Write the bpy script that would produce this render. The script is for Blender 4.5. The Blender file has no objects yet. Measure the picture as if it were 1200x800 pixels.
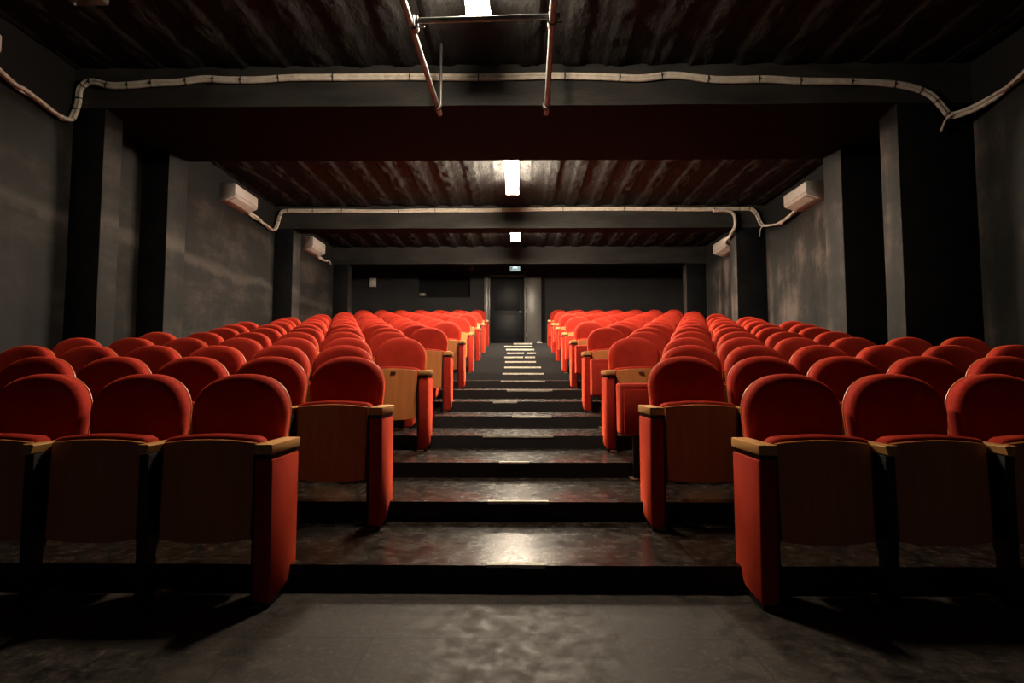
import bpy, bmesh, math, random
from mathutils import Vector, Matrix, noise
random.seed(7)
S = bpy.context.scene
COL = S.collection
H = 0.986            # eye height
P = 0.78             # row pitch
RISE = 0.114         # step height
Y_ROW = 2.395        # front of the first row
Y_STEP = 2.613       # nosing of the first step
ROWS = 16
WL, WR = -4.58, 4.58
Z_CEIL, Z_BEAM = 4.17, 3.73
Y_BACK = 14.9

# ------------------------------------------------------------------ materials
def new_mat(name):
    m = bpy.data.materials.new(name); m.use_nodes = True
    nt = m.node_tree
    return m, nt, nt.nodes['Principled BSDF']

def noise_mat(name, c1, c2, scale=6.0, rough=(0.6, 0.8), bump=0.0, bscale=40.0, metallic=0.0,
              stretch=(1, 1, 1), detail=6.0, lo=0.35, hi=0.65, sheen=0.0, spec=0.5, coat=0.0):
    m, nt, b = new_mat(name)
    tc = nt.nodes.new('ShaderNodeTexCoord')
    mp = nt.nodes.new('ShaderNodeMapping'); mp.inputs['Scale'].default_value = stretch
    nt.links.new(tc.outputs['Object'], mp.inputs['Vector'])
    n = nt.nodes.new('ShaderNodeTexNoise'); n.inputs['Scale'].default_value = scale
    n.inputs['Detail'].default_value = detail; n.inputs['Roughness'].default_value = 0.62
    nt.links.new(mp.outputs[0], n.inputs['Vector'])
    r = nt.nodes.new('ShaderNodeValToRGB')
    r.color_ramp.elements[0].position = lo; r.color_ramp.elements[0].color = (*c1, 1)
    r.color_ramp.elements[1].position = hi; r.color_ramp.elements[1].color = (*c2, 1)
    nt.links.new(n.outputs['Fac'], r.inputs['Fac'])
    nt.links.new(r.outputs['Color'], b.inputs['Base Color'])
    mr = nt.nodes.new('ShaderNodeMapRange')
    mr.inputs['To Min'].default_value = rough[0]; mr.inputs['To Max'].default_value = rough[1]
    nt.links.new(n.outputs['Fac'], mr.inputs['Value'])
    nt.links.new(mr.outputs['Result'], b.inputs['Roughness'])
    b.inputs['Metallic'].default_value = metallic
    b.inputs['Specular IOR Level'].default_value = spec
    if sheen:
        b.inputs['Sheen Weight'].default_value = sheen
        b.inputs['Sheen Roughness'].default_value = 0.4
        b.inputs['Sheen Tint'].default_value = (1, 0.12, 0.05, 1)
    if coat:
        b.inputs['Coat Weight'].default_value = coat
    if bump:
        n2 = nt.nodes.new('ShaderNodeTexNoise'); n2.inputs['Scale'].default_value = bscale
        n2.inputs['Detail'].default_value = 8
        nt.links.new(mp.outputs[0], n2.inputs['Vector'])
        bp = nt.nodes.new('ShaderNodeBump'); bp.inputs['Strength'].default_value = bump
        bp.inputs['Distance'].default_value = 0.02
        nt.links.new(n2.outputs['Fac'], bp.inputs['Height'])
        nt.links.new(bp.outputs['Normal'], b.inputs['Normal'])
    return m

def wood_mat(name, c1, c2, axis='Z'):
    st = {'Z': (14, 14, 1.2), 'Y': (14, 1.2, 14)}[axis]
    return noise_mat(name, c1, c2, scale=2.2, rough=(0.32, 0.5), bump=0.05, bscale=30, stretch=st, lo=0.3, hi=0.75)

M = {}
M['velvet'] = noise_mat('red_velvet', (0.36, 0.024, 0.013), (0.45, 0.033, 0.019), scale=9, rough=(0.75, 0.95),
                        bump=0.12, bscale=260, sheen=0.6, spec=0.1)
M['wood'] = wood_mat('plywood_veneer', (0.60, 0.195, 0.055), (0.80, 0.300, 0.085))
M['shell'] = noise_mat('dark_shell', (0.020, 0.012, 0.010), (0.035, 0.020, 0.015), scale=8, rough=(0.5, 0.7))
M['armwood'] = wood_mat('armrest_wood', (0.58, 0.27, 0.085), (0.84, 0.45, 0.16), 'Y')
M['black_metal'] = noise_mat('black_metal', (0.014, 0.013, 0.015), (0.024, 0.022, 0.024), scale=20, rough=(0.4, 0.6))
M['footplate'] = noise_mat('worn_brown_base', (0.10, 0.045, 0.025), (0.22, 0.12, 0.07), scale=25, rough=(0.4, 0.7))
M['bolt'] = noise_mat('zinc_bolt', (0.45, 0.43, 0.40), (0.6, 0.58, 0.54), scale=30, rough=(0.25, 0.4), metallic=0.8)
M['steel'] = noise_mat('galvanised_pipe', (0.11, 0.115, 0.115), (0.22, 0.225, 0.22), scale=12, rough=(0.35, 0.55), metallic=0.25)
M['matt_black'] = noise_mat('matt_black', (0.004, 0.004, 0.0045), (0.0075, 0.0075, 0.0085), scale=4, spec=0.06, rough=(0.75, 0.9), bump=0.15, bscale=18)
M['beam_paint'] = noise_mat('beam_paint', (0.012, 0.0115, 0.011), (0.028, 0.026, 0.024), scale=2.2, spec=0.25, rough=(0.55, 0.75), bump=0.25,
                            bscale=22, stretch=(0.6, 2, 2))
M['ceiling'] = noise_mat('rough_black_ceiling', (0.0035, 0.0035, 0.0035), (0.0125, 0.0125, 0.0122), scale=5, spec=0.2, rough=(0.6, 0.85), bump=0.7, bscale=28,
                         stretch=(1, 0.5, 1))
M['white_plastic'] = noise_mat('white_plastic', (0.36, 0.335, 0.31), (0.43, 0.40, 0.37), scale=6, rough=(0.35, 0.5))
M['duct_white'] = noise_mat('cream_insulation', (0.38, 0.335, 0.285), (0.55, 0.49, 0.42), scale=18, rough=(0.5, 0.7), bump=0.1, bscale=60)
M['tie'] = noise_mat('black_tie', (0.01, 0.01, 0.01), (0.02, 0.02, 0.02), rough=(0.5, 0.6))
M['tape'] = noise_mat('worn_pale_tape', (0.34, 0.31, 0.24), (0.66, 0.62, 0.52), scale=22, rough=(0.5, 0.8), lo=0.3, hi=0.55)
M['door_black'] = noise_mat('black_door', (0.004, 0.0045, 0.006), (0.007, 0.0075, 0.010), scale=3, spec=0.15, rough=(0.4, 0.55))
M['door_grey'] = noise_mat('grey_panel', (0.07, 0.066, 0.06), (0.10, 0.095, 0.09), scale=3, rough=(0.3, 0.45))
M['back_wall'] = noise_mat('charcoal_wall', (0.008, 0.008, 0.009), (0.013, 0.0125, 0.014), spec=0.2, scale=1.6, rough=(0.6, 0.8), bump=0.1, bscale=20)
M['riser'] = noise_mat('black_riser', (0.008, 0.0075, 0.0085), (0.014, 0.013, 0.014), scale=6, rough=(0.55, 0.75))
M['lamp_housing'] = noise_mat('lamp_housing', (0.5, 0.48, 0.44), (0.6, 0.57, 0.52), rough=(0.4, 0.5))

def floor_mat(name, ro0, ro1, spec):
    """worn dark lino: brown grey blotches, scuffs, tile seams, half gloss"""
    m, nt, b = new_mat(name)
    N, L = nt.nodes.new, nt.links.new
    tc = N('ShaderNodeTexCoord')
    n1 = N('ShaderNodeTexNoise'); n1.inputs['Scale'].default_value = 13; n1.inputs['Detail'].default_value = 7; n1.inputs['Roughness'].default_value = 0.62
    L(tc.outputs['Object'], n1.inputs['Vector'])
    r1 = N('ShaderNodeValToRGB'); e = r1.color_ramp.elements; front = ro0 > 0.4
    e[0].position = 0.38; e[0].color = (0.007, 0.0055, 0.0045, 1)
    e[1].position = 0.64; e[1].color = (0.042, 0.032, 0.025, 1) if front else (0.028, 0.021, 0.017, 1)
    L(n1.outputs['Fac'], r1.inputs['Fac'])
    n2 = N('ShaderNodeTexNoise'); n2.inputs['Scale'].default_value = 40 if front else 24; n2.inputs['Detail'].default_value = 6; n2.inputs['Roughness'].default_value = 0.75
    L(tc.outputs['Object'], n2.inputs['Vector'])
    r2 = N('ShaderNodeValToRGB'); e = r2.color_ramp.elements
    e[0].position = 0.52; e[0].color = (0, 0, 0, 1); e[1].position = 0.68; e[1].color = (1, 1, 1, 1)
    L(n2.outputs['Fac'], r2.inputs['Fac'])
    mx = N('ShaderNodeMixRGB'); mx.inputs['Color2'].default_value = (0.10, 0.078, 0.062, 1)
    ml = N('ShaderNodeMath'); ml.operation = 'MULTIPLY'; ml.inputs[1].default_value = 0.8
    L(r2.outputs['Color'], ml.inputs[0]); L(ml.outputs[0], mx.inputs['Fac'])
    L(r1.outputs['Color'], mx.inputs['Color1'])
    br = N('ShaderNodeTexBrick'); br.offset = 0.0; br.inputs['Scale'].default_value = 1.0
    br.inputs['Mortar Size'].default_value = 0.004; br.inputs['Brick Width'].default_value = 0.46; br.inputs['Row Height'].default_value = 1.35
    br.inputs['Color1'].default_value = (1, 1, 1, 1); br.inputs['Color2'].default_value = (0.9, 0.9, 0.9, 1); br.inputs['Mortar'].default_value = (0.35, 0.33, 0.3, 1)
    mp = N('ShaderNodeMapping'); mp.inputs['Location'].default_value = (0.09, 0.55, 0)
    L(tc.outputs['Object'], mp.inputs['Vector']); L(mp.outputs[0], br.inputs['Vector'])
    mm = N('ShaderNodeMixRGB'); mm.blend_type = 'MULTIPLY'; mm.inputs['Fac'].default_value = 1
    L(mx.outputs['Color'], mm.inputs['Color1']); L(br.outputs['Color'], mm.inputs['Color2'])
    L(mm.outputs['Color'], b.inputs['Base Color'])
    mr = N('ShaderNodeMapRange'); mr.inputs['From Min'].default_value = 0.35; mr.inputs['From Max'].default_value = 0.65; mr.inputs['To Min'].default_value = ro0; mr.inputs['To Max'].default_value = ro1
    b.inputs['Specular IOR Level'].default_value = spec
    L(n1.outputs['Fac'], mr.inputs['Value']); L(mr.outputs['Result'], b.inputs['Roughness'])
    bp = N('ShaderNodeBump'); bp.inputs['Strength'].default_value = 0.10; bp.inputs['Distance'].default_value = 0.01
    L(n2.outputs['Fac'], bp.inputs['Height']); L(bp.outputs['Normal'], b.inputs['Normal'])
    return m
M['floor'] = floor_mat('worn_lino', 0.20, 0.30, 0.3)
M['front_floor'] = floor_mat('matt_front_floor', 0.5, 0.75, 0.3)

def wall_mat(name='patchy_concrete', tint=0.55, streak=2.6, horiz=False):
    """old concrete with grey paint, vertical runs and pale scars; black above the beam line"""
    m, nt, b = new_mat(name)
    N, L = nt.nodes.new, nt.links.new
    tc = N('ShaderNodeTexCoord')
    n1 = N('ShaderNodeTexNoise'); n1.inputs['Scale'].default_value = 1.3; n1.inputs['Detail'].default_value = 9; n1.inputs['Roughness'].default_value = 0.66
    L(tc.outputs['Object'], n1.inputs['Vector'])
    mp = N('ShaderNodeMapping'); mp.inputs['Scale'].default_value = (0.4, 0.55, 3.2) if horiz else (streak, streak, 0.35)
    L(tc.outputs['Object'], mp.inputs['Vector'])
    n2 = N('ShaderNodeTexNoise'); n2.inputs['Scale'].default_value = 1.0; n2.inputs['Detail'].default_value = 6; n2.inputs['Roughness'].default_value = 0.6
    L(mp.outputs[0], n2.inputs['Vector'])
    ad = N('ShaderNodeMath'); ad.operation = 'ADD'
    L(n1.outputs['Fac'], ad.inputs[0]); L(n2.outputs['Fac'], ad.inputs[1])
    r = N('ShaderNodeValToRGB'); e = r.color_ramp.elements
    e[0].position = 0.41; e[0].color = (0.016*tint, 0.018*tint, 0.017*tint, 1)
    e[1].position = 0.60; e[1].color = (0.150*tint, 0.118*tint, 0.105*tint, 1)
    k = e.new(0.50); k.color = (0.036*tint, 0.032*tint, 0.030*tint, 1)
    hf = N('ShaderNodeMath'); hf.operation = 'MULTIPLY'; hf.inputs[1].default_value = 0.5
    L(ad.outputs[0], hf.inputs[0]); L(hf.outputs[0], r.inputs['Fac'])
    sep = N('ShaderNodeSeparateXYZ'); L(tc.outputs['Object'], sep.inputs[0])
    # wobbling lower edge of the black upper part
    nz = N('ShaderNodeMath'); nz.operation = 'MULTIPLY_ADD'; nz.inputs[1].default_value = 0.18
    L(n1.outputs['Fac'], nz.inputs[0]); L(sep.outputs['Z'], nz.inputs[2])
    st = N('ShaderNodeMapRange'); st.inputs['From Min'].default_value = 3.58; st.inputs['From Max'].default_value = 3.78
    L(nz.outputs[0], st.inputs['Value'])
    mx = N('ShaderNodeMixRGB'); mx.inputs['Color2'].default_value = (0.0035, 0.0035, 0.004, 1)
    L(st.outputs['Result'], mx.inputs['Fac']); L(r.outputs['Color'], mx.inputs['Color1'])
    col = mx.outputs['Color']
    if horiz:
        # pale scar of the formwork joint running along the wall
        wv = N('ShaderNodeMath'); wv.operation = 'MULTIPLY_ADD'; wv.inputs[1].default_value = 0.35
        L(n1.outputs['Fac'], wv.inputs[0]); L(sep.outputs['Z'], wv.inputs[2])
        ds = N('ShaderNodeMath'); ds.operation = 'SUBTRACT'; ds.inputs[1].default_value = 2.78; L(wv.outputs[0], ds.inputs[0])
        ab = N('ShaderNodeMath'); ab.operation = 'ABSOLUTE'; L(ds.outputs[0], ab.inputs[0])
        rg = N('ShaderNodeMapRange'); rg.inputs['From Min'].default_value = 0.02; rg.inputs['From Max'].default_value = 0.10
        rg.inputs['To Min'].default_value = 0.5; rg.inputs['To Max'].default_value = 0.0
        L(ab.outputs[0], rg.inputs['Value'])
        m3 = N('ShaderNodeMath'); m3.operation = 'MULTIPLY'; L(rg.outputs['Result'], m3.inputs[0]); L(n2.outputs['Fac'], m3.inputs[1])
        sc = N('ShaderNodeMixRGB'); sc.inputs['Color2'].default_value = (0.085, 0.073, 0.064, 1)
        L(m3.outputs[0], sc.inputs['Fac']); L(col, sc.inputs['Color1']); col = sc.outputs['Color']
    L(col, b.inputs['Base Color'])
    b.inputs['Roughness'].default_value = 0.75; b.inputs['Specular IOR Level'].default_value = 0.25
    bp = N('ShaderNodeBump'); bp.inputs['Strength'].default_value = 0.3; bp.inputs['Distance'].default_value = 0.02
    n3 = N('ShaderNodeTexNoise'); n3.inputs['Scale'].default_value = 9; n3.inputs['Detail'].default_value = 9
    L(tc.outputs['Object'], n3.inputs['Vector'])
    L(n3.outputs['Fac'], bp.inputs['Height']); L(bp.outputs['Normal'], b.inputs['Normal'])
    return m
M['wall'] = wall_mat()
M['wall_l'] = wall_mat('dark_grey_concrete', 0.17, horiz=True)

def emit_mat(name, col, strength):
    m = bpy.data.materials.new(name); m.use_nodes = True
    nt = m.node_tree; nt.nodes.clear()
    e = nt.nodes.new('ShaderNodeEmission'); o = nt.nodes.new('ShaderNodeOutputMaterial')
    e.inputs['Color'].default_value = (*col, 1); e.inputs['Strength'].default_value = strength
    nt.links.new(e.outputs[0], o.inputs['Surface'])
    return m
TUBE = 680.0
M['tube'] = emit_mat('lit_tube', (1.0, 0.83, 0.62), TUBE)
M['exit_glow'] = emit_mat('exit_glow', (0.62, 0.85, 0.80), 0.55)
M['exit_lamp'] = emit_mat('exit_lamp', (0.8, 1.0, 0.95), 1.3)

# ------------------------------------------------------------------ mesh helpers
def box(bm, x0, x1, y0, y1, z0, z1, bevel=0.0, seg=2):
    r = bmesh.ops.create_cube(bm, size=1.0, matrix=Matrix.Translation(((x0+x1)/2, (y0+y1)/2, (z0+z1)/2)) @ Matrix.Diagonal((x1-x0, y1-y0, z1-z0, 1)))
    if bevel:
        vs = set(r['verts'])
        es = [e for e in bm.edges if e.verts[0] in vs and e.verts[1] in vs]
        bmesh.ops.bevel(bm, geom=es, offset=bevel, segments=seg, affect='EDGES', profile=0.5)

def prism(bm, pts, axis, a, b, bevel=0.0):
    """polygon extruded along an axis; pts are the two other coordinates in xyz order"""
    def mk(p, t):
        return {'X': (t, p[0], p[1]), 'Y': (p[0], t, p[1]), 'Z': (p[0], p[1], t)}[axis]
    va = [bm.verts.new(mk(p, a)) for p in pts]; vb = [bm.verts.new(mk(p, b)) for p in pts]
    n = len(pts)
    fs = [bm.faces.new(va), bm.faces.new(vb[::-1])]
    for i in range(n):
        fs.append(bm.faces.new((va[i], vb[i], vb[(i+1) % n], va[(i+1) % n])))
    bmesh.ops.recalc_face_normals(bm, faces=fs)
    if bevel:
        es = list({e for f in fs for e in f.edges})
        bmesh.ops.bevel(bm, geom=es, offset=bevel, segments=2, affect='EDGES', profile=0.5)

def loft(bm, rings, cap0=True, cap1=True):
    vr = [[bm.verts.new(p) for p in r] for r in rings]
    n = len(vr[0]); fs = []
    for a, b in zip(vr, vr[1:]):
        for i in range(n):
            fs.append(bm.faces.new((a[i], a[(i+1) % n], b[(i+1) % n], b[i])))
    if cap0: fs.append(bm.faces.new(vr[0][::-1]))
    if cap1: fs.append(bm.faces.new(vr[-1]))
    bmesh.ops.recalc_face_normals(bm, faces=fs)

def tube(bm, pts, r, n=10, cap=True):
    pts = [Vector(p) for p in pts]
    rings = []; up = None
    for i, p in enumerate(pts):
        d = (pts[min(i+1, len(pts)-1)] - pts[max(i-1, 0)]).normalized()
        if up is None:
            up = Vector((0, 0, 1)) if abs(d.z) < 0.9 else Vector((1, 0, 0))
        u = d.cross(up)
        if u.length < 1e-4: u = d.cross(Vector((1, 0.3, 0)))
        u.normalize(); v = u.cross(d).normalized(); up = v
        rings.append([p + u*math.cos(2*math.pi*k/n)*r + v*math.sin(2*math.pi*k/n)*r for k in range(n)])
    loft(bm, rings, cap, cap)

def smooth_path(pts, sub=5):
    pts = [Vector(p) for p in pts]; out = []
    for i in range(len(pts)-1):
        p0, p1, p2, p3 = pts[max(i-1, 0)], pts[i], pts[i+1], pts[min(i+2, len(pts)-1)]
        for k in range(sub):
            t = k/sub
            out.append(0.5*((2*p1) + (p2-p0)*t + (2*p0-5*p1+4*p2-p3)*t*t + (3*p1-p0-3*p2+p3)*t**3))
    out.append(pts[-1]); return out

def mesh(name, bm, mats, smooth=35):
    me = bpy.data.meshes.new(name)
    bm.to_mesh(me); bm.free()
    for m in (mats if isinstance(mats, (list, tuple)) else [mats]): me.materials.append(m)
    if smooth:
        for p in me.polygons: p.use_smooth = True
        me.set_sharp_from_angle(angle=math.radians(smooth))
    return me

def link(name, me, parent=None, loc=(0, 0, 0)):
    o = bpy.data.objects.new(name, me); COL.objects.link(o); o.location = loc
    if parent: o.parent = parent
    return o

def obj(name, bm, mats, parent=None, loc=(0, 0, 0), smooth=35):
    return link(name, mesh(name, bm, mats, smooth), parent, loc)

def thing(name, label, cat, loc=(0, 0, 0), group=None):
    o = bpy.data.objects.new(name, None); COL.objects.link(o); o.location = loc
    o.empty_display_size = 0.1
    return tag(o, label, cat, group)

def tag(o, label, cat, group=None):
    o['label'] = label; o['category'] = cat
    if group: o['group'] = group
    return o

def struct(o):
    o['kind'] = 'structure'; return o

ORD = ['first', 'second', 'third', 'fourth', 'fifth', 'sixth', 'seventh', 'eighth', 'ninth', 'tenth', 'eleventh',
       'twelfth', 'thirteenth', 'fourteenth', 'fifteenth', 'sixteenth']

# ------------------------------------------------------------------ room shell
def z_tread(i): return RISE*i                # tread i (0 = front floor)
def y_nose(i): return Y_STEP + P*(i-1)

bm = bmesh.new()                              # stepped floor: flat front floor, then sixteen treads and risers
prof = [(-1.5, 0.0), (y_nose(1), 0.0)]
for i in range(1, ROWS+1):
    prof.append((y_nose(i), z_tread(i)))
    prof.append((y_nose(i+1) if i < ROWS else Y_BACK+0.2, z_tread(i)))
va = [bm.verts.new((WL-0.2, y, z)) for y, z in prof]; vb = [bm.verts.new((WR+0.2, y, z)) for y, z in prof]
for k in range(len(prof)-1):
    f = bm.faces.new((va[k], vb[k], vb[k+1], va[k+1]))
    f.material_index = 1 if prof[k][0] == prof[k+1][0] else (2 if k == 0 else 0)
yb = prof[-1][0]
c = [bm.verts.new((WL-0.2, -1.5, -0.2)), bm.verts.new((WR+0.2, -1.5, -0.2)), bm.verts.new((WR+0.2, yb, -0.2)), bm.verts.new((WL-0.2, yb, -0.2))]
bm.faces.new(c[::-1]); bm.faces.new((c[0], c[1], vb[0], va[0])); bm.faces.new((c[2], c[3], va[-1], vb[-1]))
bmesh.ops.recalc_face_normals(bm, faces=bm.faces)
struct(obj('floor', bm, [M['floor'], M['riser'], M['front_floor']], smooth=0))

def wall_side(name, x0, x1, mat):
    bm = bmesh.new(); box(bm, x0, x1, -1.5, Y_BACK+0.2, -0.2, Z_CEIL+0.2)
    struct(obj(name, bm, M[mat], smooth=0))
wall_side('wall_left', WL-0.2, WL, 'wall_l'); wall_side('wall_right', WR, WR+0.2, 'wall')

# back wall with the doorway and the recessed projection opening
DX0, DX1, DZ = -0.78, 0.15, 3.66
PX0, PX1, PZ0, PZ1 = -2.72, -1.32, 3.13, 3.72
bm = bmesh.new()
ya, yb_ = Y_BACK, Y_BACK+0.2
for x0, x1, z0, z1 in [(WL, PX0, 0, Z_CEIL), (PX0, PX1, 0, PZ0), (PX0, PX1, PZ1, Z_CEIL), (PX1, DX0, 0, Z_CEIL),
                       (DX0, DX1, DZ, Z_CEIL), (DX1, WR, 0, Z_CEIL), (DX0, DX1, 0, z_tread(16))]:
    box(bm, x0, x1, ya, yb_, z0, z1)
struct(obj('wall_back', bm, M['back_wall'], smooth=0))
bm = bmesh.new(); box(bm, PX0, PX1, Y_BACK+0.13, Y_BACK+0.2, PZ0, PZ1)
w = struct(obj('window_1', bm, M['matt_black'], smooth=0))
bm = bmesh.new()
for a in [(PX0, PX1, Y_BACK-0.012, Y_BACK+0.1, PZ0-0.03, PZ0), (PX0, PX1, Y_BACK-0.012, Y_BACK+0.1, PZ1, PZ1+0.03)]:
    box(bm, *a)
obj('window_frame', bm, M['matt_black'], w, smooth=0)

# double door: black closed leaf, grey leaf folded flat on the wall
z16 = z_tread(16)
bm = bmesh.new()
box(bm, DX0+0.005, DX1-0.005, Y_BACK+0.04, Y_BACK+0.09, z16+0.005, DZ-0.005, 0.004)
box(bm, DX0+0.12, DX1-0.12, Y_BACK+0.032, Y_BACK+0.05, z16+0.15, z16+0.8, 0.006)
box(bm, DX0+0.12, DX1-0.12, Y_BACK+0.032, Y_BACK+0.05, z16+0.92, DZ-0.14, 0.006)
d = struct(obj('door_1', bm, M['door_black']))
bm = bmesh.new(); tube(bm, [(0.06, Y_BACK+0.045, 2.70), (0.06, Y_BACK+0.0, 2.70)], 0.013); box(bm, 0.0, 0.075, Y_BACK-0.02, Y_BACK-0.002, 2.688, 2.712, 0.005)
obj('door_handle', bm, M['bolt'], d)
bm = bmesh.new()
for x0, x1, y0 in [(DX0-0.05, DX0, -0.02), (DX1, DX1+0.045, -0.02)]:
    box(bm, x0, x1, Y_BACK+y0, Y_BACK+0.1, z16, DZ+0.045, 0.004)
box(bm, DX0, DX1, Y_BACK-0.02, Y_BACK+0.1, DZ, DZ+0.045, 0.004)
struct(obj('trim_1', bm, M['door_grey']))
bm = bmesh.new(); box(bm, DX0-0.16, DX0-0.055, Y_BACK-0.07, Y_BACK, z16, DZ+0.02, 0.006)
struct(obj('trim_2', bm, M['door_grey']))
bm = bmesh.new()
box(bm, 0.20, 0.60, Y_BACK-0.055, Y_BACK-0.012, z16+0.01, DZ, 0.006)
dg = struct(obj('door_2', bm, M['door_grey']))
bm = bmesh.new()
for z in (z16+0.25, z16+0.9, DZ-0.25):
    tube(bm, [(0.203, Y_BACK-0.06, z-0.05), (0.203, Y_BACK-0.06, z+0.05)], 0.01)
obj('hinge', bm, M['bolt'], dg)
bm = bmesh.new(); box(bm, 0.62, 0.70, Y_BACK-0.04, Y_BACK, z16, DZ+0.02, 0.006)
struct(obj('trim_3', bm, M['matt_black']))

# side columns (concrete) and the cross beams they carry
def column(x0, x1, y0, y1):
    bm = bmesh.new(); box(bm, x0, x1, y0, y1, -0.1, Z_BEAM+0.02, 0.012); bm.normal_update()
    bm.faces.ensure_lookup_table()
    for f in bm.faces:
        if f.normal.y < -0.7: f.material_index = 1  # front faces matt black, the other faces concrete
    struct(obj('column', bm, [M['wall' if x0 > 0 else 'wall_l'], M['matt_black']]))
B1, B2, B3 = (5.5, 6.93), (10.2, 10.55), (13.5, 13.8)
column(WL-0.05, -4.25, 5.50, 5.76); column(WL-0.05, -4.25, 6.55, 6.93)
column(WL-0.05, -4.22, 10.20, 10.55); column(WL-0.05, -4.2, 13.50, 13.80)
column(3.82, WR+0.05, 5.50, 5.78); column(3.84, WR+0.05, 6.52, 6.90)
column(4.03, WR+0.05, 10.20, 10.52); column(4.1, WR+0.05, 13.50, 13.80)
def rough_beam(y0, y1):
    """boxed concrete beam with a slightly uneven face and a lip along the lower edge"""
    bm = bmesh.new(); n = 90
    cs = [(y0, Z_CEIL+0.06), (y0, Z_BEAM+0.06), (y0-0.012, Z_BEAM+0.052), (y0-0.012, Z_BEAM), (y1, Z_BEAM), (y1, Z_CEIL+0.06)]
    rings = []
    for k in range(n+1):
        x = WL-0.05+(WR-WL+0.1)*k/n
        w = 0.006*noise.noise((x*1.7, y0, 0)); v = 0.006*noise.noise((x*1.3, y0, 5))
        rings.append([(x, y+(w if j in (1, 2, 3) else 0), z+(v if j in (2, 3) else 0)) for j, (y, z) in enumerate(cs)])
    loft(bm, rings)
    bm.normal_update()
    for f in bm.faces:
        if f.normal.z < -0.7: f.material_index = 1  # shade under the beam put into the colour: undersides darker than the faces
    struct(obj('ceiling_beam', bm, [M['beam_paint'], M['matt_black']], smooth=25))
rough_beam(*B1); rough_beam(*B2); rough_beam(*B3)

# ceiling: shallow rough ribs running towards the back
def ceil_h(x, y):
    t = (x/0.43) % 1.0
    e = 0.05
    s = max(0.0, min(1.0, (t-0.02)/e)) * max(0.0, min(1.0, (0.52-t)/e))
    wob = noise.noise((x*2, y*0.6, 3))*0.10
    t2 = ((x+wob*0.1)/0.43) % 1.0
    rough = noise.fractal((x*9, y*4.5, 0), 0.9, 2.1, 4)*0.016
    fine = noise.noise((x*1.5, y*1.1, 8))*0.006
    board = 0.004*(1 if (y*1.6+int(x/0.43)*0.37) % 1.0 < 0.03 else 0)
    return 0.022*s + (rough*(0.30+0.9*s)) + fine - board
bm = bmesh.new()
NX, NY = 330, 300
y0c, y1c = 0.4, Y_BACK+0.1
g = []
for j in range(NY+1):
    y = y0c+(y1c-y0c)*j/NY
    g.append([bm.verts.new((WL+(WR-WL)*i/NX, y, Z_CEIL-ceil_h(WL+(WR-WL)*i/NX, y))) for i in range(NX+1)])
for j in range(NY):
    for i in range(NX):
        bm.faces.new((g[j][i], g[j+1][i], g[j+1][i+1], g[j][i+1]))
struct(obj('ceiling', bm, M['ceiling'], smooth=50))
bm = bmesh.new(); box(bm, WL-0.2, WR+0.2, -1.5, Y_BACK+0.2, Z_CEIL+0.07, Z_CEIL+0.2)
struct(obj('ceiling', bm, M['matt_black'], smooth=0))

# ------------------------------------------------------------------ seats
def back_outline(inset=0.0, n_arc=22):
    """rounded-top backrest outline in (x, z), wider at arm height, tucked in below"""
    hw, zt, zw, zb, bw = 0.232, 0.995, 0.80, 0.47, 0.205
    pts = []
    for k in range(n_arc+1):
        a = math.pi*k/n_arc
        ca, sa = math.cos(a), math.sin(a)
        x = (hw-inset)*math.copysign(abs(ca)**0.90, ca); z = zw+(zt-zw-inset)*(abs(sa)**0.90)
        pts.append((x, z))
    for t in (0.2, 0.45, 0.7, 0.9):
        pts.append((-(hw-inset)+(hw-bw)*t, zw-(zw-zb)*t))
    for s in (-1, -0.5, 0, 0.5, 1):
        pts.append((s*(bw-inset-0.008), zb+inset))
    for t in (0.9, 0.7, 0.45, 0.2):
        pts.append(((hw-inset)-(hw-bw)*t, zw-(zw-zb)*t))
    return pts
def place_back(x, z, y):
    """lean and gentle wrap of the backrest"""
    yy = 0.285 + y + 0.07*(z-0.47) - 0.45*x*x
    return (x, yy, z)
def make_backrest():
    bm = bmesh.new()
    rings = []
    for ins, y in [(0.010, 0.085), (0.0, 0.077), (0.0, 0.034), (0.003, 0.020), (0.010, 0.009), (0.021, 0.001), (0.034, -0.003), (0.048, -0.0045), (0.12, -0.0045), (0.185, -0.004)]:
        rings.append([place_back(x, z, y) for x, z in back_outline(ins)])
    loft(bm, rings)
    return mesh('backrest', bm, M['velvet'], 60)
def make_back_shell():
    bm = bmesh.new()
    rings = [[place_back(x, z, y) for x, z in back_outline(ins)] for ins, y in [(0.008, 0.084), (0.001, 0.0855), (0.001, 0.0905), (0.008, 0.093)]]
    loft(bm, rings)
    for f in bm.faces:
        if len(f.verts) > 6: f.material_index = 1
    return mesh('back_shell', bm, [M['wood'], M['shell']], 40)
def seat_outline(hw, z0, z1, crown, dip, n=12):
    top = [(hw-2*hw*k/n, z1+crown*(1-(1-2*k/n)**2)) for k in range(n+1)]
    bot = [(-hw*0.97+2*hw*0.97*k/n, z0-dip*(1-(1-2*k/n)**2)) for k in range(n+1)]
    return top+bot
def make_seat_board(hw=0.205):
    bm = bmesh.new()
    o = seat_outline(hw, 0.278, 0.690, 0.016, 0.016)
    c = (0, 0.48)
    def sc(s): return [(x*s, c[1]+(z-c[1])*s) for x, z in o]
    def at(p, y): return (p[0], 0.030+y+0.05*(p[1]-0.27)+0.25*p[0]*p[0], p[1])
    rings = [[at(p, 0.014) for p in o], [at(p, 0.003) for p in o], [at(p, 0.0) for p in sc(0.988)], [at(p, -0.001) for p in sc(0.5)]]
    loft(bm, rings)
    return mesh('seat_board', bm, M['wood'], 40)
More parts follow.
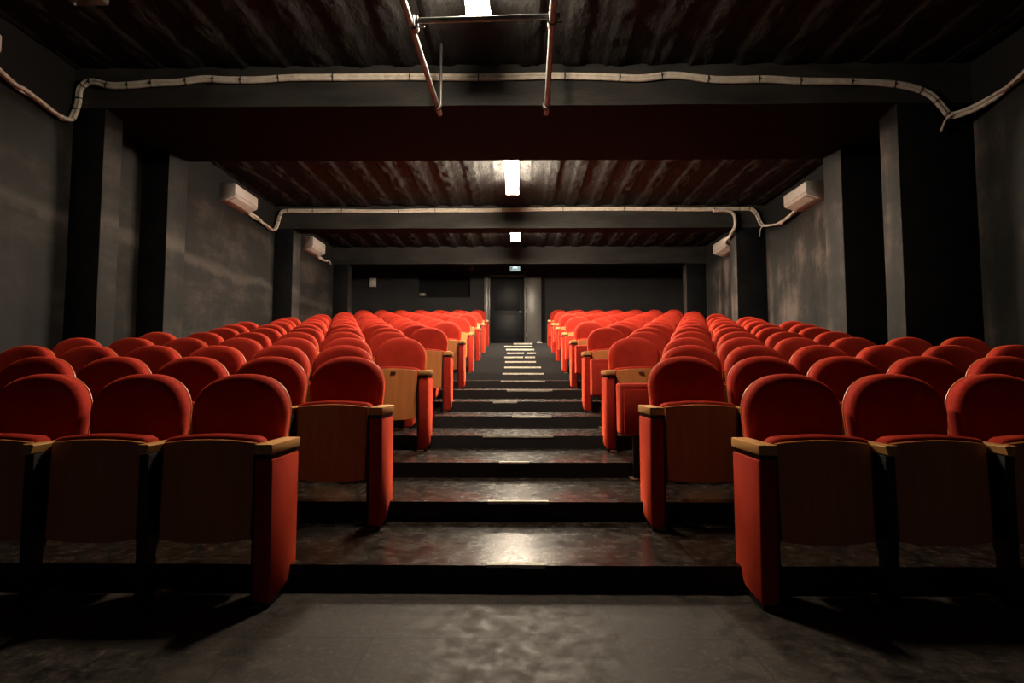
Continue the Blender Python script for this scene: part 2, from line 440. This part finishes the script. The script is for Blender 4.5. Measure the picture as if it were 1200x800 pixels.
def make_seat_cushion(hw=0.2255):
    bm = bmesh.new()
    o = [(x, z-0.030*max(0.0, (abs(x)-0.185)/(hw-0.185))**2.2) if z > 0.6 else (x, z) for x, z in seat_outline(hw, 0.285, 0.706, 0.018, 0.008, 24)]
    c = (0, 0.48)
    def sc(d): return [(x*(1-d/hw), c[1]+(z-c[1])*(1-d/0.215)) for x, z in o]
    def at(p, y): return (p[0], 0.044+y+0.05*(p[1]-0.27)+0.25*p[0]*p[0], p[1])
    rings = [[at(p, 0.0) for p in sc(0.008)], [at(p, 0.008) for p in o], [at(p, 0.075) for p in o], [at(p, 0.098) for p in sc(0.012)],
             [at(p, 0.112) for p in sc(0.04)], [at(p, 0.118) for p in sc(0.09)]]
    loft(bm, rings)
    return mesh('seat_cushion', bm, M['velvet'], 60)
def make_bolt():
    bm = bmesh.new()
    box(bm, -0.022, 0.022, 0.040, 0.052, 0.672, 0.684, 0.004)
    return mesh('fixing_plate', bm, M['bolt'])
def make_armrest(sx):
    bm = bmesh.new()
    cs = [(0.240, 0.652), (0.230, 0.684), (0.233, 0.690), (0.267, 0.690), (0.270, 0.684), (0.262, 0.652), (0.256, 0.647), (0.246, 0.647)]
    cs = [((x-0.25)*1.35+0.25, z) for x, z in cs]
    prism(bm, [(x*sx, z) for x, z in cs], 'Y', -0.012, 0.27)
    return mesh('armrest', bm, M['armwood'], 30)
def make_end_arm(sx):
    bm = bmesh.new()
    box(bm, min(0.226*sx, 0.308*sx), max(0.226*sx, 0.308*sx), -0.008, 0.30, 0.648, 0.692, 0.006)
    return mesh('armrest', bm, M['armwood'])
def make_standard(sx):
    bm = bmesh.new()
    a, b = sorted((0.229*sx, 0.271*sx))
    prism(bm, [(0.0, 0.0), (0.0, 0.646), (0.285, 0.646), (0.285, 0.42), (0.14, 0.36), (0.075, 0.22), (0.075, 0.0)], 'X', a, b, 0.004)
    return mesh('standard', bm, M['black_metal'])
def make_end_standard(sx):
    bm = bmesh.new()
    a, b = sorted((0.214*sx, 0.231*sx))
    prism(bm, [(0.02, 0.0), (0.02, 0.646), (0.29, 0.646), (0.29, 0.02), (0.12, 0.0)], 'X', a, b, 0.003)
    a, b = sorted((0.228*sx, 0.298*sx))
    prism(bm, [(0.006, 0.618), (0.006, 0.649), (0.29, 0.649), (0.29, 0.618)], 'X', a, b, 0.003)
    prism(bm, [(0.012, 0.0), (0.012, 0.05), (0.27, 0.09), (0.27, 0.06), (0.12, 0.0)], 'X', a, b, 0.003)
    return mesh('standard', bm, M['black_metal'])
def make_end_panel(sx):
    bm = bmesh.new()
    a, b = sorted((0.230*sx, 0.304*sx))
    prism(bm, [(0.004, 0.022), (0.0, 0.628), (0.298, 0.628), (0.292, 0.062), (0.14, 0.03)], 'X', a, b, 0.010)
    return mesh('end_panel', bm, M['velvet'], 45)
def make_foot(sx):
    bm = bmesh.new()
    a, b = sorted((0.222*sx, 0.278*sx))
    box(bm, a, b, 0.0, 0.205, 0.0, 0.014, 0.004)
    return mesh('foot_plate', bm, M['footplate'])

ME = dict(backrest=make_backrest(), back_shell=make_back_shell(), seat_board=make_seat_board(), seat_cushion=make_seat_cushion(),
          fixing_plate=make_bolt())
for s, k in ((1, 'R'), (-1, 'L')):
    ME['armrest'+k] = make_armrest(s); ME['end_arm'+k] = make_end_arm(s); ME['standard'+k] = make_standard(s)
    ME['end_standard'+k] = make_end_standard(s); ME['end_panel'+k] = make_end_panel(s); ME['foot'+k] = make_foot(s)

def make_seat(name, inner, end, outer=False, plate=False):
    """prototype seat; inner = 'R' when the aisle is on its +x side"""
    t = thing(name, 'x', 'seat')
    board = link('seat_board', ME['seat_board'], t); board['label'] = 'plywood underside of the tipped-up seat'
    link('seat_cushion', ME['seat_cushion'], t)
    link('backrest', ME['backrest'], t)
    sh = link('back_shell', ME['back_shell'], t); sh['label'] = 'thin shell with pale plywood edge behind the backrest'
    if plate: link('fixing_plate', ME['fixing_plate'], board)
    def side(k, is_end):
        st = link('standard', ME[('end_standard' if is_end else 'standard')+k], t); st['label'] = 'black metal standard'
        ar = link('armrest', ME[('end_arm' if is_end else 'armrest')+k], t); ar['label'] = 'light wooden armrest'
        link('foot_plate', ME['foot'+k], st)
        if is_end:
            ep = link('end_panel', ME['end_panel'+k], t); ep['label'] = 'red upholstered end panel'
    side(inner, end)
    if outer: side('L' if inner == 'R' else 'R', False)
    return t

def children(o): return [c for c in COL.objects if c.parent == o]
def copy_tree(o):
    c = o.copy(); COL.objects.link(c)
    for ch in PARTS[o.name]:
        d = ch.copy(); COL.objects.link(d); d.parent = c
        for g in SUB[ch.name]:
            e = g.copy(); COL.objects.link(e); e.parent = d
    return c
PROTO, PARTS, SUB, USED = {}, {}, {}, set()
def seat(kind, loc, label, group):
    if kind not in PROTO:
        inner, end, outer, plate = kind
        p = make_seat('cinema_seat', inner, end, outer, plate)
        PROTO[kind] = p; PARTS[p.name] = children(p)
        for ch in PARTS[p.name]: SUB[ch.name] = children(ch)
        o = p
    else:
        o = copy_tree(PROTO[kind])
    o.location = loc; tag(o, label, 'seat', group)
    return o

INNER = {'L': {0: -0.78, 1: -1.06}, 'R': {0: 0.745, 1: 1.02}}
def blocked(side, k, row):
    if side == 'L': return (row == 6 and k >= 6)
    return (row == 5 and k >= 5) or (row == 6 and k >= 6) or (row == 11 and k >= 5)
for side, sgn, word in (('L', -1, 'left'), ('R', 1, 'right')):
    inner = 'R' if side == 'L' else 'L'
    for row in range(1, ROWS+1):
        even = 0 if row % 2 == 0 else 1
        y = Y_ROW + P*(row-1); z = z_tread(row-1)
        ks = []
        for k in range(8):
            x = INNER[side][even] + sgn*(0.304 + 0.5*k)
            if abs(x) + 0.28 > 4.54 or blocked(side, k, row): break
            if abs(x)-0.3 > (y+0.3)*0.99: break                # wholly outside the frame
            ks.append((k, x))
        for k, x in ks:
            last = k == ks[-1][0]
            end = k == 0
            plate = end and row in (4, 5)
            o = ORD[row-1]
            if end:
                lab = f'red tip-up seat with red padded end panel, aisle end of {o} row, {word} block'
            elif last and row > 4:
                lab = f'red tip-up seat beside the {word} wall, far end of the {o} row'
            else:
                lab = f'red tip-up seat, {ORD[k]} from the aisle in the {o} row, {word} block'
            seat((inner, end, last, plate), (x, y, z), lab, f'tip-up seats of the {word} block')

# backless flip seats on the aisle ends of the odd rows, right block
def make_flip():
    t = thing('flip_seat', 'x', 'seat')
    bm = bmesh.new()
    prism(bm, [(0.060, 0.335), (0.080, 0.690), (0.100, 0.702), (0.265, 0.700), (0.28, 0.69), (0.255, 0.36), (0.24, 0.325), (0.10, 0.318)], 'X', 0.0, 0.27, 0.014)
    link('seat_cushion', mesh('seat_cushion', bm, M['velvet'], 50), t)
    bm = bmesh.new()
    prism(bm, [(0.046, 0.335), (0.066, 0.655), (0.096, 0.655), (0.080, 0.335)], 'X', 0.022, 0.27, 0.004)
    a = link('seat_board', mesh('seat_board', bm, M['velvet']), t); a['label'] = 'flat padded underside of the flip seat'
    bm = bmesh.new(); box(bm, 0.095, 0.140, 0.10, 0.15, 0.0, 0.36, 0.005)
    box(bm, 0.095, 0.27, 0.10, 0.15, 0.30, 0.345, 0.004)
    b = link('pedestal', mesh('pedestal', bm, M['black_metal']), t); b['label'] = 'black steel pedestal'
    bm = bmesh.new(); box(bm, 0.07, 0.165, 0.06, 0.24, 0.0, 0.012, 0.004)
    link('foot_plate', mesh('foot_plate', bm, M['footplate']), b)
    return t
fp = make_flip(); PARTS[fp.name] = children(fp)
for ch in PARTS[fp.name]: SUB[ch.name] = children(ch)
for n, row in enumerate(range(3, ROWS, 2)):
    o = fp if n == 0 else copy_tree(fp)
    o.location = (0.745, Y_ROW+P*(row-1)+0.06, z_tread(row-1))
    tag(o, f'narrow backless red flip seat at the aisle end of the {ORD[row-1]} row, right block', 'seat', 'flip seats on the aisle')

# worn tape on the step nosings
TAPES = {1: [(571, 638)], 2: [(572, 642)], 3: [(585, 620)], 4: [(566, 648)], 5: [(600, 646)], 6: [(578, 606)], 7: [(594, 647)],
         8: [(587, 638.5)], 9: [(589, 637)], 10: [(591, 634)], 11: [(592, 628)], 12: [(591, 613), (615, 627)], 13: [(594, 614), (618, 628)],
         14: [(593, 626)], 15: [(591, 624)], 16: [(602, 624)]}
for i, segs in TAPES.items():
    bm = bmesh.new(); yn, zt = y_nose(i), z_tread(i)
    for a, b in segs:
        x0, x1 = [(p-608)*yn/650 for p in (a, b)]
        n = 10
        top = [(x0+(x1-x0)*k/n, yn-0.002, zt+0.003) for k in range(n+1)]
        bot = []
        rings = []
        for k in range(n+1):
            x = x0+(x1-x0)*k/n; w = 0.034+0.007*noise.noise((x*9, i, 0)); dz = 0.009+0.005*noise.noise((x*8, i, 4)) + 0.0015*i
            rings.append([(x, yn+w, zt), (x, yn+w, zt+0.003), (x, yn-0.003, zt+0.003), (x, yn-0.003, zt-dz), (x, yn, zt-dz), (x, yn, zt)])
        loft(bm, rings)
    w = 'lowest' if i == 1 else ('topmost' if i == 16 else ORD[i-1])
    tail = '' if i in (1, 16) else ' from the bottom'
    o = obj('tape_strip', bm, M['tape'])
    tag(o, f'pale worn tape strip on the edge of the {w} aisle step{tail}', 'tape', 'tape strips on the aisle steps')

# ------------------------------------------------------------------ lamps, pipes, air conditioners
def lamp(x, y0, y1, label):
    t = thing('ceiling_light', label, 'lamp', (x, (y0+y1)/2, 4.0), 'tube lights along the ceiling')
    L = (y1-y0)/2
    bm = bmesh.new(); prism(bm, [(-0.05, 0.15), (-0.085, -0.02), (0.085, -0.02), (0.05, 0.15)], 'Y', -L, L, 0.004)
    obj('housing', bm, M['lamp_housing'], t)
    for s in (-1, 1):
        bm = bmesh.new(); tube(bm, [(s*0.065, -L+0.03, -0.053), (s*0.065, L-0.03, -0.053)], 0.030, 12)
        obj('tube', bm, M['tube'], t)
    for s in (-1, 1):
        bm = bmesh.new(); a, b = sorted((s*L, s*(L-0.045))); box(bm, -0.105, 0.105, a, b, -0.088, -0.015, 0.006)
        obj('end_cap', bm, M['lamp_housing'], t)
lamp(-0.33, 3.88, 4.43, 'bright tube light nearest the camera, at the top edge above the pipe frame')
lamp(-0.10, 7.30, 8.86, 'bright tube light on the ceiling between the first two beams')
lamp(-0.07, 10.62, 11.98, 'bright tube light farthest back, glowing under the second beam')

# hanging scaffold pipes
def pipe(label, a, b, r=0.024):
    bm = bmesh.new(); tube(bm, [a, b], r, 16)
    t = thing('scaffold_pipe', label, 'pipe', ((a[0]+b[0])/2, (a[1]+b[1])/2, (a[2]+b[2])/2))
    o = obj('tube', bm, M['steel'], t); o.location = -t.location
    return t
ZP = 3.54
pl = pipe('galvanised pipe hanging below the ceiling, left one of two running front to back', (-0.81, 1.6, ZP), (-0.77, 5.27, ZP))
pr = pipe('galvanised pipe hanging below the ceiling, right one of two running front to back', (0.20, 1.6, ZP), (0.27, 5.27, ZP))
pc = pipe('galvanised crossbar pipe clamped between two ceiling pipes, under the nearest lamp', (-0.78, 3.92, ZP+0.05), (0.30, 3.88, ZP+0.05), 0.021)
def clamp(parent, x, y):
    bm = bmesh.new()
    tube(bm, [(x, y-0.03, ZP), (x, y+0.03, ZP)], 0.034, 14); tube(bm, [(x-0.03, y-0.005, ZP+0.05), (x+0.03, y-0.005, ZP+0.05)], 0.031, 14)
    box(bm, x-0.012, x+0.012, y-0.065, y-0.028, ZP-0.02, ZP+0.06, 0.004); tube(bm, [(x+0.03, y+0.02, ZP+0.02), (x+0.075, y+0.02, ZP+0.02)], 0.008, 8)
    o = obj('clamp', bm, M['steel'], parent); o.location = -parent.location
clamp(pc, -0.768, 3.92); clamp(pc, 0.244, 3.885)
def hanger(parent, x, y):
    bm = bmesh.new()
    tube(bm, [(x+0.03, y, Z_CEIL+0.02), (x+0.03, y, ZP)], 0.014, 10); tube(bm, [(x, y-0.022, ZP), (x, y+0.022, ZP)], 0.036, 14)
    o = obj('hanger', bm, M['black_metal'], parent); o.location = -parent.location
hanger(pl, -0.772, 5.12); hanger(pr, 0.262, 5.12)

# air conditioners on the side walls
def aircon(x_wall, sgn, y0, y1, z0, z1, label, depth=0.235):
    """sgn = +1 when it faces +x"""
    t = thing('air_conditioner', label, 'air conditioner', (x_wall, (y0+y1)/2, z0), 'wall air conditioners')
    L = (y1-y0)/2; h = z1-z0
    def X(v): return v*sgn
    bm = bmesh.new()
    cs = [(-0.006, 0.02), (-0.006, h), (depth*0.93, h), (depth, h-0.02), (depth, 0.045), (depth-0.02, 0.015), (depth*0.35, -0.045), (-0.006, -0.05)]
    prism(bm, [(X(a), b) for a, b in cs], 'Y', -L, L, 0.007)
    obj('body', bm, M['white_plastic'], t)
    bm = bmesh.new()
    cs = [(depth-0.012, 0.006), (depth*0.50, -0.036), (depth*0.50, -0.041), (depth-0.008, 0.001)]
    prism(bm, [(X(a), b) for a, b in cs], 'Y', -L+0.05, L-0.05)
    f = obj('air_flap', bm, M['lamp_housing'], t); f['label'] = 'louvre flap under the front'
    bm = bmesh.new(); prism(bm, [(X(depth-0.004), 0.050), (X(depth+0.0015), 0.050), (X(depth+0.0015), 0.056), (X(depth-0.004), 0.056)], 'Y', -L+0.01, L-0.01)
    s = obj('panel_seam', bm, M['tie'], t)
aircon(WL, 1, 8.30, 9.03, 3.72, 3.94, 'white air conditioner on the left wall in front of the second beam')
aircon(WL, 1, 11.52, 12.26, 3.69, 3.93, 'small white air conditioner on the left wall beyond the second beam')
aircon(WR, -1, 8.17, 8.86, 3.67, 3.89, 'white air conditioner on the right wall in front of the second beam', 0.30)
aircon(WR, -1, 11.39, 12.13, 3.64, 3.87, 'small white air conditioner on the right wall beyond the second beam', 0.30)
aircon(WL, 1, 3.70, 4.45, 3.66, 3.85, 'white air conditioner cut off by the upper left edge of the photo')

def bundle(label, path, r=0.019, gap=0.034, ties=0, normal=(0, -1, 0)):
    """two insulated pipes side by side, strapped with black ties"""
    t = thing('pipe_bundle', label, 'pipe', path[0])
    sp = smooth_path(path, 6)
    nrm = Vector(normal)
    side = []
    for i, p in enumerate(sp):
        d = (sp[min(i+1, len(sp)-1)]-sp[max(i-1, 0)]).normalized()
        side.append(d.cross(nrm).normalized())
    for s in (-1, 1):
        bm = bmesh.new()
        tube(bm, [p + q*(s*gap/2*(1+0.35*noise.noise((i*0.06, s*3, 0)))) for i, (p, q) in enumerate(zip(sp, side))], r, 10)
        o = obj('insulated_pipe', bm, M['duct_white'], t); o.location = -t.location
    n = len(sp)
    for k in range(ties):
        i = int((k+0.6+0.3*noise.noise((k*1.7, 0, 0)))/ties*(n-2)); i = max(1, min(n-2, i))
        d = (sp[i+1]-sp[i-1]).normalized(); q = side[i]; p = sp[i]
        bm = bmesh.new()
        rings = []
        for e in (-0.006, 0.006):
            ring = []
            for a in range(14):
                th = 2*math.pi*a/14
                ring.append(p + d*e + q*math.cos(th)*(gap/2+r+0.004) + nrm*math.sin(th)*(r+0.004))
            rings.append(ring)
        loft(bm, rings)
        o = obj('cable_tie', bm, M['tie'], t); o.location = -t.location
    return t
def extra(t, nm, pth, rr):
    bm = bmesh.new(); tube(bm, smooth_path(pth, 6), rr, 10)
    o = obj(nm, bm, M['duct_white'], t); o.location = -t.location

def bundle2(label, path, ties, tail=None, branch=None, normal=(0, -1, 0), **kw):
    t = bundle(label, path, ties=ties, normal=normal, **kw)
    if tail: extra(t, 'drain_hose', tail, 0.010)
    if branch: extra(t, 'branch_pipe', branch, 0.028)
    return t

Yb = 5.474
b1 = [(-4.5, 4.50, 3.67), (-4.51, 4.60, 3.63), (-4.52, 4.77, 3.59), (-4.52, 4.95, 3.58), (-4.53, 5.26, 3.54), (-4.53, 5.40, 3.57), (-4.52, 5.44, 3.66), (-4.52, Yb, 3.78), (-4.51, Yb, 3.91), (-4.46, Yb, 3.98), (-4.37, Yb, 4.0),
      (-4.2, Yb, 3.96), (-4.01, Yb, 3.96), (-3.77, Yb, 3.98), (-3.5, Yb, 3.99), (-3.24, Yb, 4.02), (-3.01, Yb, 4.01), (-2.67, Yb, 4.01),
      (-2.33, Yb, 4.03), (-1.8, Yb, 4.03), (-1.11, Yb, 4.03), (-0.41, Yb, 4.02), (0.28, Yb, 4.03), (0.8, Yb, 4.02), (1.23, Yb, 4.0),
      (1.57, Yb, 4.03), (2.0, Yb, 3.98), (2.51, Yb, 3.98), (2.85, Yb, 3.96), (3.36, Yb, 3.95), (3.7, Yb, 3.93), (3.95, Yb, 3.89),
      (4.14, Yb, 3.81), (4.26, Yb, 3.68), (4.34, Yb-0.01, 3.59), (4.46, 5.33, 3.60), (4.52, 5.14, 3.63), (4.52, 4.95, 3.66), (4.52, 4.78, 3.70), (4.52, 4.6, 3.72)]
bundle2('pale twin insulated pipes strapped along the top of the nearest ceiling beam', b1, 34,
        tail=[(4.40, 5.42, 3.60), (4.34, 5.43, 3.585), (4.27, 5.45, 3.54), (4.23, 5.47, 3.42)])
Yb = 10.174
b2 = [(-4.53, 9.06, 3.73), (-4.54, 9.16, 3.715), (-4.51, 9.38, 3.69), (-4.52, 9.64, 3.68), (-4.52, 9.95, 3.65), (-4.52, 10.12, 3.72), (-4.50, Yb, 3.88), (-4.47, Yb, 3.99),
      (-4.38, Yb, 4.065), (-3.95, Yb, 4.065), (-3.31, Yb, 4.065), (-2.51, Yb, 4.050), (-1.71, Yb, 4.065), (-0.76, Yb, 4.065), (0.19, Yb, 4.075), (1.46, Yb, 4.080),
      (2.41, Yb, 4.075), (3.35, Yb, 4.065), (3.74, Yb, 4.075), (4.14, Yb, 4.075), (4.32, Yb, 4.065), (4.42, Yb, 3.96), (4.46, Yb, 3.85), (4.49, 10.10, 3.74),
      (4.51, 9.77, 3.66), (4.51, 9.51, 3.61), (4.49, 9.2, 3.62), (4.48, 8.98, 3.63), (4.48, 8.885, 3.65)]
bundle2('pale twin insulated pipes strapped along the top of the second ceiling beam', b2, 26,
        tail=[(4.50, 10.0, 3.72), (4.47, 10.15, 3.70), (4.45, 10.17, 3.55)],
        branch=[(3.60, Yb-0.03, 4.03), (3.86, Yb-0.03, 4.03), (3.97, Yb-0.03, 3.97), (4.0, Yb-0.03, 3.85), (3.99, Yb-0.03, 3.73), (3.95, 10.2, 3.64), (3.97, 10.35, 3.60), (3.99, 10.6, 3.58), (4.2, 11.0, 3.6), (4.45, 11.37, 3.64)])
b3 = [(-4.53, 12.275, 3.685), (-4.53, 12.34, 3.67), (-4.52, 12.58, 3.66), (-4.52, 12.81, 3.67), (-4.52, 12.95, 3.71), (-4.53, 13.1, 3.66)]
bundle2('short white pipe stub below the far air conditioner on the left wall', b3, 2)

# small fittings
t = thing('wall_box', 'small pale switch box on the dark back wall, left side', 'box', (-3.955, Y_BACK, 3.51))
bm = bmesh.new(); box(bm, -0.085, 0.085, -0.06, 0, -0.12, 0.12, 0.008); obj('body', bm, M['white_plastic'], t)
bm = bmesh.new(); box(bm, -0.05, 0.0, -0.066, -0.055, 0.02, 0.08, 0.004); obj('switch_plate', bm, M['bolt'], t)
t = thing('exit_sign', 'small lit exit sign on the back wall above the black door', 'sign', (-0.10, Y_BACK, 3.875))
bm = bmesh.new(); box(bm, -0.145, 0.145, -0.05, 0, -0.078, 0.078, 0.006); obj('housing', bm, M['black_metal'], t)
bm = bmesh.new(); box(bm, -0.135, 0.135, -0.054, -0.045, -0.07, 0.062, 0.0); obj('lit_face', bm, M['exit_glow'], t, smooth=0)
bm = bmesh.new()
prism(bm, [(0.07*math.cos(math.pi*k/10), 0.005+0.05*math.sin(math.pi*k/10)) for k in range(11)], 'Y', -0.058, -0.05); obj('lamp', bm, M['exit_lamp'], t)
bm = bmesh.new()
box(bm, -0.115, -0.098, -0.057, -0.05, -0.05, 0.04); box(bm, -0.115, -0.07, -0.057, -0.05, 0.025, 0.04)
obj('symbol', bm, M['black_metal'], t, smooth=0)
t = thing('spotlight', 'tiny grey fitting on the back wall above the projection opening', 'lamp', (-1.285, Y_BACK, 3.875))
bm = bmesh.new(); box(bm, -0.055, 0.055, -0.10, -0.01, -0.04, 0.045, 0.012); obj('head', bm, M['door_grey'], t)
bm = bmesh.new(); box(bm, -0.015, 0.015, -0.03, 0, -0.015, 0.015); obj('bracket', bm, M['black_metal'], t)
t = thing('opening_ledge_box', 'small pale box in the lower left corner of the projection opening', 'box', (-2.62, Y_BACK+0.05, 3.135))
bm = bmesh.new(); box(bm, -0.085, 0.085, -0.05, 0.05, 0, 0.09, 0.01); obj('body', bm, M['door_grey'], t)
bm = bmesh.new(); box(bm, -0.05, 0.05, -0.055, -0.045, 0.05, 0.075, 0.004); obj('slot', bm, M['bolt'], t)
t = thing('ceiling_box', 'pale grey box under the ceiling at the upper left edge of the photo', 'box', (-3.42, 4.0, 3.96))
bm = bmesh.new(); box(bm, -0.17, 0.12, -0.30, 0.26, 0, 0.13, 0.012); obj('body', bm, M['door_grey'], t)
bm = bmesh.new(); tube(bm, [(-0.14, 0.23, -0.012), (-0.14, 0.23, 0.01)], 0.012, 10); obj('screw', bm, M['bolt'], t)
t = thing('doorstop', 'small white doorstop on the top landing beside the grey door leaf', 'doorstop', (0.53, Y_STEP+P*15+0.12, z16))
bm = bmesh.new(); prism(bm, [(-0.07, 0.0), (0.08, 0.0), (0.08, 0.02), (0.0, 0.06), (-0.05, 0.055)], 'Y', -0.03, 0.03, 0.004); obj('wedge', bm, M['white_plastic'], t)

# ------------------------------------------------------------------ world, camera, view
w = bpy.data.worlds.new('world'); S.world = w; w.use_nodes = True
bg = w.node_tree.nodes['Background']; bg.inputs['Color'].default_value = (0.55, 0.55, 0.70, 1); bg.inputs['Strength'].default_value = 0.022

cam = bpy.data.cameras.new('camera'); co = bpy.data.objects.new('camera', cam); COL.objects.link(co)
cam.sensor_width = 36; cam.lens = 36*650/1200; cam.clip_start = 0.05
co.location = (0, 0, H)
co.rotation_euler = (math.radians(90)+math.atan(40/650), 0, math.radians(0.705))
S.camera = co
S.view_settings.view_transform = 'Standard'; S.view_settings.look = 'None'
S.view_settings.gamma = 1; S.view_settings.use_curve_mapping = False
S.view_settings.exposure = 0.0
